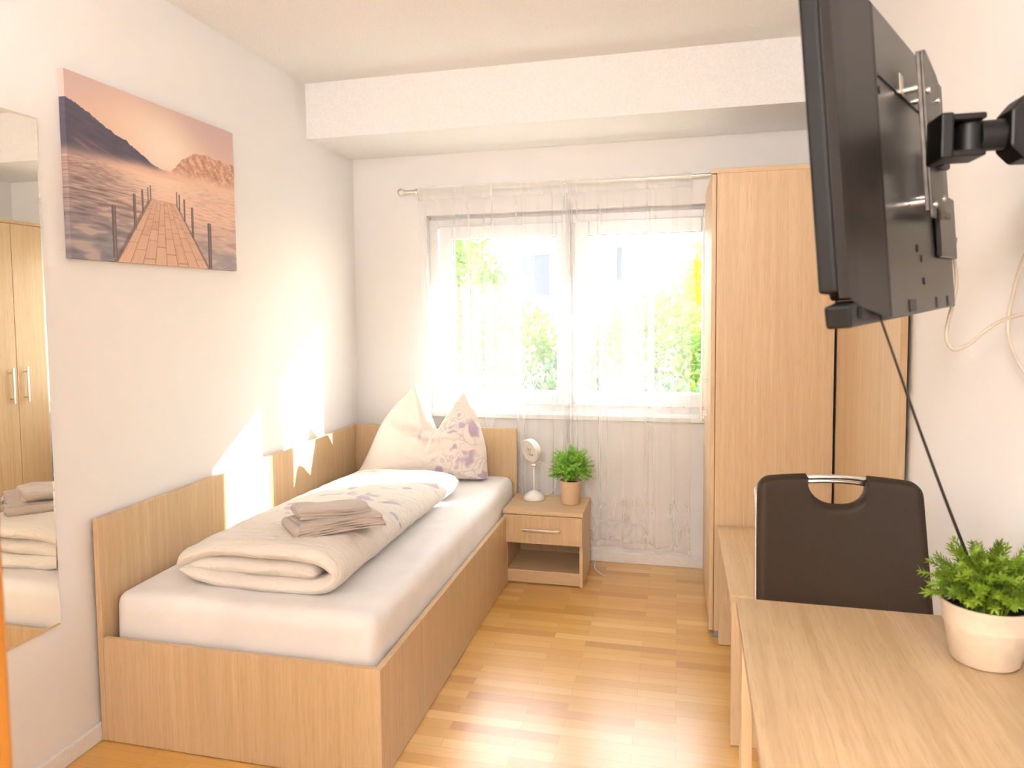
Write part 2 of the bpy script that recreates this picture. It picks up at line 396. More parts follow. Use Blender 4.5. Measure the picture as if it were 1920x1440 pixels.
# ================================================================ curtain rod and curtains
RY = 4.075
rod = Thing('curtain_rod', 'thin satin nickel curtain rod with ball finial above the window', 'curtain rod', (-.6, RY, 2.03))
def rz(x): return 2.026 + .004*(x+1.48)/1.6
rod.part('pole', MB().tube([(-1.47, RY, rz(-1.47)), (.185, RY, rz(.185))], .009, 14), STEEL, smooth='auto')
rod.part('finial', MB().lathe([(.004, -.022), (.013, -.018), (.020, -.008), (.021, 0), (.018, .011), (.010, .018), (.010, .026)], (-1.485, RY, rz(-1.48)), 20, (1, 0, 0)), STEEL, smooth='auto')
for bx in (-1.395, -.575):
    b = MB(); b.box(bx-.006, bx+.006, RY-.004, YB, rz(bx)-.017, rz(bx)-.009); b.box(bx-.012, bx+.012, YB-.004, YB, rz(bx)-.045, rz(bx)+.02)
    b.lathe([(.014, -.006), (.014, .006)], (bx, RY, rz(bx)), 16, (1, 0, 0))
    rod.part('bracket', b, STEEL, bevel=.0015)

def curtain(name, x0, x1, seed, folds, label, ybase=4.088):
    rnd = random.Random(seed); bm = bmesh.new(); uvl = bm.loops.layers.uv.new('UVMap')
    NX, NZ = 520, 46; ztop, W = 2.045, x1-x0
    ph = [rnd.uniform(0, 6.28) for _ in range(8)]; fr = [folds*(.8+.4*rnd.random()) for _ in range(8)]
    def warp(u):   # unequal pleats
        return u + .018*sin(2*pi*2.3*u+ph[0]) + .012*sin(2*pi*5.1*u+ph[1])
    rows = []
    for j in range(NZ+1):
        v = j/NZ; row = []
        for i in range(NX+1):
            u = i/NX; q = warp(u); low = 1-v
            zb = .075 + .018*abs(sin(pi*u*W/.16)) + (.03*(1-u) if name else 0)
            z = zb + (ztop-zb)*v
            a = .55+.45*low
            s1_, c1_ = sin(2*pi*folds*q+ph[2]), cos(2*pi*folds*q+ph[2])
            depth = .011*a*s1_ + .0035*sin(2*pi*folds*2.7*q+ph[3]+.6*low)
            amp = (.5+.5*sin(2*pi*1.7*u+ph[4]))
            ew = math.exp(-((u-(1 if name == 'l' else 0))/.07)**2); depth += .007*ew*sin(2*pi*38*u)
            x = x0 + W*u + (.013*a*amp)*sin(4*pi*folds*q+2*ph[2]+.4) + .006*sin(2*pi*1.3*u+3*low+ph[5])*low
            y = ybase + depth
            if z > 2.0: y = RY - .0115 + .35*depth*.3; 
            elif z > 1.93: t = (z-1.93)/.07; y = y*(1-t)+(RY-.0115)*t
            row.append(bm.verts.new((min(max(x, x0-.01), x1+.01), min(y, YB-.037 if .74 < z < .83 else YB-.02), z)))
        rows.append(row)
    for j in range(NZ):
        for i in range(NX):
            f = bm.faces.new((rows[j][i], rows[j][i+1], rows[j+1][i+1], rows[j+1][i])); f.smooth = True
            for l, (a, b) in zip(f.loops, ((i, j), (i+1, j), (i+1, j+1), (i, j+1))):
                l[uvl].uv = (a/NX*W*1.4+seed, b/NZ)
    me = bpy.data.meshes.new('sheer_curtain'); o = bpy.data.objects.new('sheer_curtain', me)
    org = Vector(((x0+x1)/2, ybase, .08))
    for v in bm.verts: v.co -= org
    bm.to_mesh(me); bm.free(); me.materials.append(SHEER); o.location = org; COL.objects.link(o)
    o['label'] = label; o['category'] = 'curtain'; o['group'] = 'sheer curtains on the rod'
    return o
curtain('l', -1.385, -.545, 3, 6.5, 'sheer white curtain panel on the left half, falling behind the bed headboard')
curtain('r', -.575, .07, 11, 5, 'sheer white embroidered curtain panel on the right half, beside the wardrobe')

# ================================================================ bed
HBY = 4.03; XRAIL = -.822; FY = 2.007; ZR = .343; ZP = .727
bed = Thing('bed', 'single box bed in light oak laminate with high wall side panel', 'bed', (-1.3, 3.0, 0))
bed.part('side_panel', MB().box(XL+.014, XL+.034, FY-.001, HBY, .003, ZP), WZ, bevel=.0012, label='tall oak panel along the left wall')
bed.part('headboard', MB().box(XL+.014, -.836, HBY, HBY+.019, .003, ZP+.003), WZ, bevel=.0012)
bed.part('footboard', MB().box(XL+.034, XRAIL, FY, FY+.019, .003, ZR), WZ, bevel=.0012)
bed.part('side_rail', MB().box(XRAIL-.019, XRAIL, FY+.019, HBY, .003, ZR), WZ, bevel=.0012)
sl = MB()
for k in range(12): sl.box(XL+.04, XRAIL-.022, 2.06+k*.16, 2.12+k*.16, .262, .278)
bed.part('slat_base', sl, WX)

def softbox(x0, x1, y0, y1, z0, z1, r, nx=60, ny=110, nz=14, disp=0, dsc=6, seed=0, puff=0):
    """box with rounded edges and slightly wrinkled faces"""
    bm = bmesh.new(); bmesh.ops.create_cube(bm, size=2)
    bm.free(); bm = bmesh.new()
    cx, cy, cz = (x0+x1)/2, (y0+y1)/2, (z0+z1)/2; hx, hy, hz_ = (x1-x0)/2, (y1-y0)/2, (z1-z0)/2
    vd = {}
    def V(i, j, k):
        key = (i, j, k)
        if key not in vd:
            p = Vector((-hx+2*hx*i/nx, -hy+2*hy*j/ny, -hz_+2*hz_*k/nz))
            q = Vector((max(-hx+r, min(hx-r, p.x)), max(-hy+r, min(hy-r, p.y)), max(-hz_+r, min(hz_-r, p.z))))
            d = p-q
            if d.length > 1e-9: p = q + d.normalized()*r if (d.length > r or sum(abs(c) > 1e-9 for c in d) > 1) else p
            if puff: p.z *= 1 + puff*(1-(p.x/hx)**2)*(1-(p.y/hy)**2)
            p = p + Vector((cx, cy, cz))
            if disp: p += (Vector((0, 0, 1)) if k == nz else (p-Vector((cx, cy, cz))).normalized())*disp*noise.noise(p*dsc+Vector((seed, 0, 0)))
            vd[key] = bm.verts.new(p)
        return vd[key]
    for i in range(nx):
        for j in range(ny):
            for k in (0, nz): bm.faces.new((V(i, j, k), V(i+1, j, k), V(i+1, j+1, k), V(i, j+1, k)))
    for i in range(nx):
        for k in range(nz):
            for j in (0, ny): bm.faces.new((V(i, j, k), V(i+1, j, k), V(i+1, j, k+1), V(i, j, k+1)))
    for j in range(ny):
        for k in range(nz):
            for i in (0, nx): bm.faces.new((V(i, j, k), V(i, j+1, k), V(i, j+1, k+1), V(i, j, k+1)))
    m = MB(); m.bm.free(); m.bm = bm; return m
MT = .478
mat_ = Thing('mattress', 'thick single mattress under a white fitted sheet in the bed', 'mattress', (-1.3, 3.0, .28))
mat_.part('fitted_sheet', softbox(-1.762, -.850, 2.045, 4.022, .281, MT, .045, disp=.004, dsc=5), SHEET, smooth=True)
sm = MB(); sm.tube([(-.872, 2.068, z) for z in (.30, .34, .38, .42, .45)], .0035, 6)
mat_.part('seam', sm, SHEET, smooth=True)

# folded duvet: an outer layer wrapped around a folded inner layer
def ribbon(center, th, y0, y1, ny=90, m_=26, wob=0, seed=0, skew=None):
    """closed cross-section around a centre line (x,z), swept along y with soft, rounded ends"""
    C = [Vector((a, 0, b)) for a, b in center]; C = [Vector(p) for p in catmull(C, 8)]
    n = len(C); bm = bmesh.new(); rings = []
    Nn = []
    for i in range(n):
        t = (C[min(i+1, n-1)]-C[max(i-1, 0)]).normalized(); Nn.append(Vector((-t.z, 0, t.x)))
    for j in range(ny+1):
        v = j/ny; e = min(v, 1-v)*(y1-y0); es = min(1, e/.045); k = sqrt(max(0, 1-(1-es)**2))*.86+.14 if es < 1 else 1
        y = y0+(y1-y0)*v; ring = []
        for side in (1, -1):
            rng = range(n) if side == 1 else range(n-1, -1, -1)
            for i in rng:
                s = i/(n-1); tp = min(1, min(s, 1-s)*n/5.0); T = th*.5*k*sqrt(max(.02, 1-(1-tp)**2))
                p = C[i] + Nn[i]*side*T
                nz_ = noise.noise(Vector((p.x*9+seed, y*14, p.z*16)))*.9 + .6*noise.noise(Vector((p.x*22+seed, y*38, p.z*30)))
                p = p + Nn[i]*side*nz_*wob*(.4+.6*k)
                yy = y + .014*noise.noise(Vector((p.x*7+seed, p.z*20, 3)))*(1 if v < .5 else -1)*(1-min(1, e/.2))
                q = Vector((p.x, yy, p.z))
                if skew: q = skew(q, v)
                ring.append(bm.verts.new(q))
        rings.append(ring)
    L = len(rings[0])
    for A, B in zip(rings, rings[1:]):
        for k in range(L): bm.faces.new((A[k], A[(k+1) % L], B[(k+1) % L], B[k]))
    for R_ in (rings[0], rings[-1]):
        for k in range(n-1): bm.faces.new((R_[k], R_[k+1], R_[L-2-k], R_[L-1-k]))
    return bm
def dv_skew(q, v):
    z = q.z*(1.20-.36*v) + .008*sin(pi*v)
    x = q.x*(1.0-.04*v) - 1.305 + .002*v
    return Vector((x, q.y, MT+.003+z))
b1 = ribbon([(-.292, .052), (-.25, .080), (-.16, .100), (0, .106), (.14, .104), (.225, .094), (.272, .064), (.250, .032), (.19, .017), (.05, .013), (-.1, .014), (-.21, .025), (-.282, .044)], .045, 2.150, 3.58, wob=.0045, seed=1, skew=dv_skew)
b2 = ribbon([(-.265, .048), (-.2, .053), (-.1, .055), (0, .056), (.13, .056), (.208, .053)], .052, 2.168, 3.56, ny=80, wob=.005, seed=5, skew=dv_skew)
tmp = bpy.data.meshes.new('t'); b2.to_mesh(tmp); b1.from_mesh(tmp); b2.free(); bpy.data.meshes.remove(tmp)
dm = MB(); dm.bm.free(); dm.bm = b1
duv = single('duvet', dm, DUVET, 'thick cream duvet with pale lilac flowers, folded lengthwise on the bed', 'duvet', (-1.305, 2.87, MT), smooth=True)
ss = duv.modifiers.new('sub', 'SUBSURF'); ss.levels = ss.render_levels = 1

# pillow: tall square pillow with a dent in its top, leaning on the headboard
def pillow():
    out = [(-1.690, .492), (-1.665, .53), (-1.62, .62), (-1.56, .75), (-1.49, .85), (-1.42, .925), (-1.378, .968), (-1.366, .978), (-1.352, .962), (-1.315, .89), (-1.275, .80), (-1.247, .742),
           (-1.222, .755), (-1.18, .82), (-1.13, .895), (-1.092, .940), (-1.080, .945), (-1.068, .925), (-1.035, .85), (-.995, .75), (-.968, .65), (-.960, .56), (-.955, .50), (-.965, .488), (-1.05, .484), (-1.2, .483), (-1.4, .483), (-1.58, .485)]
    P = catmull([Vector((a, 0, b)) for a, b in out+out[:1]], 5)[:-1]
    n = len(P); bm = bmesh.new(); K = 22; c0 = Vector((-1.28, 0, .60))
    YP = 3.86
    def yoff(p, side, s):
        d = sqrt(max(0, 1-s**2.4)) if s < 1 else 0
        th = .105*d
        lean = .10*(p.z-.48)                       # leans back
        crease = .60 + (.10-.17*(p.x+1.28)*(-1 if p.x < -1.25 else 1))*0 + (.115 if True else 0)
        zc = .715 + .22*(abs(p.x+1.245))
        ear = 1/(1+math.exp(-(p.z-zc)/.007))
        y = YP + lean + side*th
        if side < 0: y += .060*ear*d - .022*math.exp(-((p.z-zc+.012)/.012)**2)*d
        y += side*.008*noise.noise(Vector((p.x*16, p.z*16, side)))*d + .004*noise.noise(Vector((p.x*40, p.z*40, side)))*d
        return y
    cF = bm.verts.new((c0.x, yoff(c0, -1, 0), c0.z)); cB = bm.verts.new((c0.x, min(yoff(c0, 1, 0), HBY-.004), c0.z))
    R = {-1: [], 1: []}
    for side in (-1, 1):
        for k in range(1, K+1):
            s = k/K
            if k == K and side == 1: R[1].append(R[-1][-1]); continue
            ring = []
            for p in P:
                q = c0 + (p-c0)*s
                ring.append(bm.verts.new((q.x, min(yoff(q, side, s), HBY-.003 if q.z < .73 else HBY+.04), max(q.z, MT+.004))))
            R[side].append(ring)
    for side, c in ((-1, cF), (1, cB)):
        rs = R[side]
        for i in range(n): bm.faces.new((c, rs[0][i], rs[0][(i+1) % n]))
        for A, B in zip(rs, rs[1:]):
            for i in range(n): bm.faces.new((A[i], B[i], B[(i+1) % n], A[(i+1) % n]))
    m = MB(); m.bm.free(); m.bm = bm; return m
single('pillow', pillow(), PILLOW, 'large white pillow with lilac flowers and two pointed corners against the headboard', 'pillow', (-1.26, 3.86, MT), smooth=True)

# towels
def towel(cx, cy, cz, ang, L, W, layers, th, seed):
    bm = bmesh.new(); ca, sa = cos(ang), sin(ang)
    m = MB(); m.bm.free(); m.bm = bm
    for k in range(layers):
        l, w = L*(1-.02*k), W*(1-.03*k)
        sb = softbox(-l/2, l/2, -w/2, w/2, k*th*.93, (k+1)*th, th*.48, 36, 24, 6, disp=.006, dsc=14, seed=seed+k*3)
        t = bpy.data.meshes.new('t'); sb.bm.to_mesh(t); sb.bm.free(); bm.from_mesh(t); bpy.data.meshes.remove(t)
    fold = MB().tube([(-L/2+.006, y, th*layers*.48) for y in [-W/2+.01+i*(W-.02)/12 for i in range(13)]], th*layers*.46, 12)
    t = bpy.data.meshes.new('t'); fold.bm.to_mesh(t); fold.bm.free(); bm.from_mesh(t); bpy.data.meshes.remove(t)
    for v in bm.verts:
        x, y, z = v.co; z += .006*sin(x*11+seed)+.004*noise.noise(Vector((x*9, y*9, seed)))
        v.co = (cx+x*ca-y*sa, cy+x*sa+y*ca, cz+z)
    return m
DT = .630
single('towel', towel(-1.150, 2.425, DT-.002, .72, .31, .20, 5, .0080, 1), TOWEL, 'larger folded taupe towel lying on the duvet, underneath the smaller one', 'towel', (-1.15, 2.425, DT), group='folded towels on the duvet', smooth=True)
single('towel', towel(-1.170, 2.445, DT+.039, .66, .25, .14, 3, .0105, 4), TOWEL, 'smaller folded taupe towel on top of the larger one', 'towel', (-1.17, 2.445, DT+.039), group='folded towels on the duvet', smooth=True)

# ================================================================ nightstand
NX0, NX1, NY0, NY1, NZ_ = -.836, -.444, 3.701, 4.045, .377
ns = Thing('nightstand', 'light oak nightstand with one drawer and open shelf beside the bed', 'nightstand', ((NX0+NX1)/2, 3.87, 0))
T = .016
ns.part('top', MB().box(NX0-.003, NX1+.003, NY0-.006, NY1, NZ_-.02, NZ_), WX, bevel=.0012)
ns.part('side_panel', MB().box(NX0, NX0+T, NY0+.004, NY1, .004, NZ_-.02), WZ, bevel=.001)
ns.part('side_panel', MB().box(NX1-T, NX1, NY0+.004, NY1, .004, NZ_-.02), WZ, bevel=.001)
ns.part('back_panel', MB().box(NX0+T, NX1-T, NY1-.010, NY1-.002, .03, NZ_-.02), WZ)
ns.part('shelf', MB().box(NX0+T, NX1-T, NY0+.012, NY1-.010, .055, .055+T), WX, bevel=.001)
ns.part('plinth', MB().box(NX0+T, NX1-T, NY0+.014, NY0+.028, .008, .055), WX)
dwr = ns.part('drawer', MB().box(NX0+.001, NX1-.001, NY0-.013, NY0+.003, .215, NZ_-.023), WZ, bevel=.001)
db = MB().box(NX0+T+.006, NX1-T-.006, NY0+.003, NY1-.03, .225, .232)
db.box(NX0+T+.006, NX0+T+.016, NY0+.003, NY1-.03, .232, .33).box(NX1-T-.016, NX1-T-.006, NY0+.003, NY1-.03, .232, .33)
ns.part('drawer_box', db, WX, dwr)
hb = MB().box(-.735, -.552, NY0-.037, NY0-.027, .280, .292).box(-.722, -.712, NY0-.030, NY0-.012, .282, .290).box(-.575, -.565, NY0-.030, NY0-.012, .282, .290)
ns.part('handle', hb, STEEL, dwr, bevel=.0015, label='satin metal bar handle')

# small white lamp
LX, LY = -.722, 3.925
lp = Thing('table_lamp', 'small white desk lamp with round tilted head on the nightstand', 'lamp', (LX, LY, NZ_))
lp.part('base', MB().lathe([(.052, .001), (.055, .006), (.054, .014), (.047, .026), (.032, .038), (.014, .046), (.007, .050)], (LX, LY, NZ_), 36), LAMPW, smooth='auto')
lp.part('stem', MB().tube([(LX, LY, NZ_+.045), (LX-.001, LY, NZ_+.175)], .0048, 12), LAMPW, smooth=True)
jt = MB().lathe([(.009, -.012), (.010, 0), (.009, .012)], (LX-.001, LY-.001, NZ_+.183), 14, (1, 0, 0)).box(LX-.009, LX+.007, LY-.006, LY+.004, NZ_+.165, NZ_+.20)
lp.part('joint', jt, STEEL, bevel=.001, smooth='auto')
ax = Vector((-.60, -.72, -.24)).normalized(); hc = Vector((LX-.012, LY-.004, NZ_+.262))
hd_ = lp.part('head', MB().lathe([(.012, -.034), (.040, -.030), (.056, -.018), (.0615, 0), (.062, .016), (.058, .018), (.057, .012)], hc, 40, ax, True, False), LAMPW, smooth='auto')
lp.part('diffuser', MB().lathe([(.057, .011), (.030, .0125), (.004, .013)], hc, 40, ax), LAMPD, hd_, smooth='auto')
side_ = ax.cross(Vector((0, 0, 1))).normalized(); upv = side_.cross(ax)
for k, (du, dvv) in enumerate(((.004, .014), (.012, -.014))):
    lp.part('lamp_bulb', MB().lathe([(.011, .012), (.011, .018), (.006, .021)], hc+side_*du*-1+upv*dvv, 16, ax), STEEL, hd_, smooth='auto')
single('lamp_cord', MB().tube(catmull([(LX+.01, LY+.055, NZ_+.006), (LX+.07, LY+.07, NZ_+.02), (LX+.105, LY+.055, NZ_+.07), (LX+.085, LY+.075, NZ_+.14), (LX+.03, LY+.06, NZ_+.185), (LX+.008, LY+.012, NZ_+.19)], 8), .0016, 6), LAMPW,
       'thin white cord looping behind the small white lamp', 'cord', (LX+.05, LY+.06, NZ_), smooth=True)
single('floor_cord', MB().tube(catmull([(-.425, 4.12, .004), (-.42, 4.03, .004), (-.40, 3.97, .004), (-.375, 3.93, .004), (-.352, 3.90, .004)], 8), .003, 8), LAMPW,
       'short thin white cord lying on the parquet beside the nightstand', 'cord', (-.38, 4.0, 0), smooth=True)

# ================================================================ potted plants
def leaf(bm, p, d, up, L, W):
    s = d.cross(up); s = s.normalized() if s.length > 1e-6 else Vector((1, 0, 0))
    n = s.cross(d)
    a = bm.verts.new(p); b = bm.verts.new(p+d*L*.5+s*W*.5+n*W*.15); c = bm.verts.new(p+d*L); e = bm.verts.new(p+d*L*.5-s*W*.5+n*W*.15)
    bm.faces.new((a, b, c, e))
def foliage(c, R, H, nst, nl, L, W, rnd, low=-.15, wisp=.25):
    m = MB(); bm = m.bm; c = Vector(c); tips = []
    for k in range(nst):
        ph = rnd.uniform(0, 2*pi); el = math.asin(rnd.uniform(low, 1)); r = (1+rnd.uniform(-.28, wisp))
        d = Vector((cos(ph)*cos(el), sin(ph)*cos(el), sin(el)))
        end = c + Vector((d.x*R*r, d.y*R*r, max(d.z, -.2)*H*r + .12*H))
        mid = c + (end-c)*.5 + Vector((0, 0, .14*H))
        st = c + Vector((d.x*R*.18, d.y*R*.18, -.15*H))
        path = catmull([st, mid, end], 6)
        m.tube(path, .0009, 4, False)
        tips.append(end)
        for i, p in enumerate(path[3:]):
            t = (path[min(i+4, len(path)-1)]-path[i+2]).normalized(); f = (i+3)/len(path)
            for q in range(nl):
                a = rnd.uniform(0, 2*pi); u1 = t.cross(Vector((.3, .2, 1))).normalized(); u2 = t.cross(u1)
                dd = (t*rnd.uniform(.3, .9) + u1*cos(a) + u2*sin(a)).normalized()
                leaf(bm, p, dd, t, L*rnd.uniform(.6, 1.15)*(1.1-.35*f), W*rnd.uniform(.8, 1.2))
    return m
rnd = random.Random(4)
PX, PY = -.525, 3.885
p1 = Thing('potted_plant', 'small bright green bushy plant in beige pot on the nightstand', 'plant', (PX, PY, NZ_), 'potted artificial plants')
p1.part('pot', MB().lathe([(.043, .0012), (.046, .006), (.0535, .10), (.0545, .113), (.0565, .114), (.0565, .121), (.052, .121), (.050, .104)], (PX, PY, NZ_), 44), POTB, smooth='auto')
p1.part('soil', MB().lathe([(.051, .106), (.02, .112), (.002, .113)], (PX, PY, NZ_), 30), SOIL, smooth=True)
p1.part('foliage', foliage((PX, PY, NZ_+.14),   .105, .125, 230, 6, .0135, .0066, rnd), LEAF1)
QX, QY, QZ = .540, 1.552, .7295
p2 = Thing('potted_plant', 'dark green feathery plant in cream pot on the desk', 'plant', (QX, QY, QZ), 'potted artificial plants')
p2.part('pot', MB().lathe([(.050, .0012), (.0545, .006), (.0655, .066), (.0665, .068), (.0665, .0705), (.0685, .072), (.0715, .103), (.0735, .106), (.0735, .111), (.069, .111), (.066, .09)], (QX, QY, QZ), 56), POTW, smooth='auto')
p2.part('soil', MB().lathe([(.067, .092), (.02, .098), (.002, .099)], (QX, QY, QZ), 30), SOIL, smooth=True)
def foliage2():
    m = MB(); bm = m.bm; r2 = random.Random(12); c = Vector((QX, QY, QZ+.10))
    for k in range(150):
        ph = r2.uniform(0, 2*pi); el = math.asin(r2.uniform(.02, 1)); r = r2.uniform(.60, 1.12)
        d = Vector((cos(ph)*cos(el), sin(ph)*cos(el), sin(el)))
        end = c + Vector((d.x*.104*r, d.y*.104*r, d.z*.092*r+.020))
        if end.x > XR-.012: end.x = XR-.012
        path = catmull([c+Vector((d.x*.03, d.y*.03, -.02)), c+(end-c)*.5+Vector((0, 0, .012)), end], 8)
        m.tube(path, .0011, 4, False)
        for i in range(4, len(path), 1):
            p = path[i]; t = (path[min(i+1, len(path)-1)]-path[i-1]).normalized()
            u1 = t.cross(Vector((.3, .2, 1))).normalized(); u2 = t.cross(u1); a0 = r2.uniform(0, 6.28)
            for q in range(5):
                a = a0+q*2*pi/5
                dd = (t*.75 + (u1*cos(a)+u2*sin(a))*.8).normalized()
                if p.x + dd.x*.016 > XR-.004: continue
                leaf(bm, p, dd, t, r2.uniform(.010, .017), .0042)
    return m
p2.part('foliage', foliage2(), LEAF2)

# ================================================================ wardrobe, wall panel, bench
WX0, WY0, WY1, WZ1 = .129, 3.262, 4.03, 1.922
wd = Thing('wardrobe', 'tall light oak two-door wardrobe beside the window', 'wardrobe', (.37, 3.65, 0))
wd.part('side_panel', MB().box(WX0+.019, XR-.037, WY0, WY0+.018, .035, WZ1-.018), WZ, bevel=.001)
wd.part('side_panel', MB().box(WX0+.019, XR-.03, WY1-.018, WY1, .035, WZ1-.018), WZ, bevel=.001)
wd.part('top', MB().box(WX0, XR-.03, WY0-.001, WY1, WZ1-.018, WZ1), WX, bevel=.001)
wd.part('bottom', MB().box(WX0+.019, XR-.03, WY0+.018, WY1-.018, .06, .078), WX)
wd.part('back_panel', MB().box(XR-.050, XR-.044, WY0+.018, WY1-.018, .078, WZ1-.018), WZ)
SEAM = 3.640
for (a, b, hy) in ((WY0, SEAM-.0015, 3.588), (SEAM+.0015, WY1, 3.690)):
    d = wd.part('door', MB().box(WX0, WX0+.017, a, b, .036, WZ1-.021), WZ, bevel=.001)
    h = MB().box(WX0-.030, WX0-.022, hy-.006, hy+.006, .862, 1.068).box(WX0-.024, WX0, hy-.004, hy+.004, .885, .893).box(WX0-.024, WX0, hy-.004, hy+.004, 1.037, 1.045)
    wd.part('handle', h, STEEL, d, bevel=.0012)
for (fx, fy) in ((.165, 3.295), (.165, 3.99), (.56, 3.295), (.56, 3.99)):
    wd.part('foot', MB().lathe([(.024, .001), (.024, .006), (.018, .008), (.018, .06)], (fx, fy, 0), 24), FOOTG, smooth='auto')
cp_ = Thing('coat_panel', 'tall oak panel mounted on the right wall beside the wardrobe', 'panel', (XR-.02, 2.81, .5))
cp_.part('board', MB().box(XR-.030, XR-.011, 2.372, 3.252, .50, 1.90), WZ, bevel=.001)
cp_.part('spacer', MB().box(XR-.011, XR-.002, 2.45, 2.50, .60, 1.80).box(XR-.011, XR-.002, 3.10, 3.15, .60, 1.80), BLACKP)
bn_ = Thing('bench', 'low open oak bench between the wardrobe and the desk', 'bench', (.38, 2.85, 0))
bn_.part('top', MB().box(.160, XR-.034, 2.455, 3.232, .459, .487), WY, bevel=.0012)
bn_.part('end_panel', MB().prism([(.165, .002), (.205, .002), (.205, .016), (.222, .016), (.222, .002), (XR-.034, .002), (XR-.034, .459), (.165, .459)], 2.458, 2.480, 'y'), WZ, bevel=.001)
bn_.part('end_panel', MB().box(.165, XR-.034, 3.205, 3.227, .002, .459), WZ, bevel=.001)
bn_.part('back_panel', MB().box(XR-.050, XR-.034, 2.480, 3.205, .06, .459), WZ)
bn_.part('shelf', MB().box(.20, XR-.050, 2.480, 3.205, .20, .218), WY)

# ================================================================ desk
DX, DYF, DZ, DA = .1287, 1.7733, .7287, -.0169
dk = Thing('desk', 'light oak laminate desk in the foreground against the right wall', 'desk', (DX, DYF, 0))
dk.o.rotation_euler = (0, 0, DA)
dk.part('top', MB().box(DX, .612, .80, DYF, DZ-.022, DZ), DW, bevel=.0015)
dk.part('leg', MB().box(DX+.008, DX+.030, DYF-.09, DYF-.02, .002, DZ-.022), WZ, bevel=.001)
dk.part('leg', MB().box(DX+.008, DX+.030, .84, .91, .002, DZ-.022), WZ, bevel=.001)
dk.part('leg', MB().box(.586, .608, DYF-.09, DYF-.02, .002, DZ-.022), WZ, bevel=.001)
dk.part('leg', MB().box(.586, .608, .84, .91, .002, DZ-.022), WZ, bevel=.001)
dk.part('back_rail', MB().box(.590, .604, .91, DYF-.09, DZ-.12, DZ-.022), WZ)

# ================================================================ dining chair tucked under the far end of the desk
ch = Thing('dining_chair', 'brown leatherette dining chair with chrome grip tucked under the desk', 'chair', (.385, 1.85, 0))
def backrest():
    bm = bmesh.new(); NU, NV = 72, 56; z0, z1 = .50, .966
    cxn, zn, rn = .371, .958, .066
    def wid(z): t = (z-z0)/(z1-z0); return .1975 - .016*t, .384 - .013*t
    def yc(x, z):
        t = (z-z0)/(z1-z0); return 1.955 + .055*t + .022*((x-.38)/.19)**2*-1
    grid = {}
    # column-wise: top boundary follows arch, rounded corners and the grip notch
    def ztop(x):
        h, c = wid(z1); s = (x-c)/h
        z = z1 + .002 - .010*s*s
        e = (1-abs(s))*h
        if e < .028: z -= .028-sqrt(max(0, .028**2-(.028-e)**2))
        d = abs(x-cxn)
        if d < rn:
            z = min(z, zn - .062*sqrt(max(0, 1-(d/rn)**2.6))) if d < rn else z
            z = min(z, zn-.0)
        return z
    xs = []
    for i in range(NU+1): xs.append(-1+2*i/NU)
    # add dense columns around the notch
    xs = sorted(set([round(a, 4) for a in xs] + [round((cxn-.371 + s*rn*k)/.1815, 4) for k in (.9, .95, .98, 1.0, 1.03) for s in (-1, 1)] + [round(s*k, 4) for s in (-1, 1) for k in (.985, .993)]))
    NUx = len(xs)-1
    F, B = [], []
    for i, s in enumerate(xs):
        h1, c1 = wid(z1); zt = ztop(c1+s*h1); fr, br = [], []
        for j in range(NV+1):
            z = z0+(zt-z0)*j/NV; h, c = wid(z); x = c+s*h
            es = min(1, (1-abs(s))*h/.018); et = min(1, (zt-z)/.016); eb = min(1, (z-z0)/.016)
            k = sqrt(max(0, 1-(1-es)**2))*sqrt(max(0, 1-(1-et)**2))*sqrt(max(0, 1-(1-eb)**2))
            th = .004+.020*k
            fr.append(bm.verts.new((x, yc(x, z)-th, z))); br.append(bm.verts.new((x, yc(x, z)+th, z)))
        F.append(fr); B.append(br)
    for i in range(NUx):
        for j in range(NV):
            bm.faces.new((F[i][j], F[i+1][j], F[i+1][j+1], F[i][j+1])); bm.faces.new((B[i][j], B[i][j+1], B[i+1][j+1], B[i+1][j]))
        bm.faces.new((F[i][NV], F[i+1][NV], B[i+1][NV], B[i][NV])); bm.faces.new((F[i][0], B[i][0], B[i+1][0], F[i+1][0]))
    for i in (0, NUx):
        for j in range(NV): bm.faces.new((F[i][j], F[i][j+1], B[i][j+1], B[i][j]))
    m = MB(); m.bm.free(); m.bm = bm; return m
ch.part('backrest', backrest(), LEATHER, smooth='auto')
gr = MB()
for dz, dy in ((0, -.004), (-.013, .010)):
    gr.tube([(.300+.142*t, 2.008+dy-.006*(1-(2*t-1)**2), .957+dz+.006*(1-(2*t-1)**2)) for t in [i/12 for i in range(13)]], .0062, 12)
ch.part('grip', gr, CHROME, smooth=True)
ch.part('seat', softbox(.166, .598, 1.55, 1.955, .43, .492, .024, 30, 30, 8, puff=.08), LEATHER, smooth=True)
ch.part('trim', MB().tube([(.188+.003*t, 1.940+.055*t, .52+.41*t) for t in [i/10 for i in range(11)]], .0065, 8), CHROME, smooth=True, label='chrome strip along the backrest edge')
for sx in (.205, .565):
    ch.part('frame_tube', MB().tube(catmull([(sx, 1.985, .56), (sx, 1.965, .46), (sx, 1.92, .42), (sx, 1.72, .418), (sx, 1.57, .415), (sx, 1.535, .37), (sx, 1.535, .08), (sx, 1.57, .022), (sx, 1.75, .014), (sx, 2.02, .014)], 8), .0125, 12), CHROME, smooth=True)
ch.part('cross_bar', MB().tube([(.205, 2.02, .014), (.565, 2.02, .014)], .0125, 12), CHROME, smooth=True)
ch.part('cross_bar', MB().tube([(.205, 1.75, .418), (.565, 1.75, .418)], .0115, 12), CHROME, smooth=True)

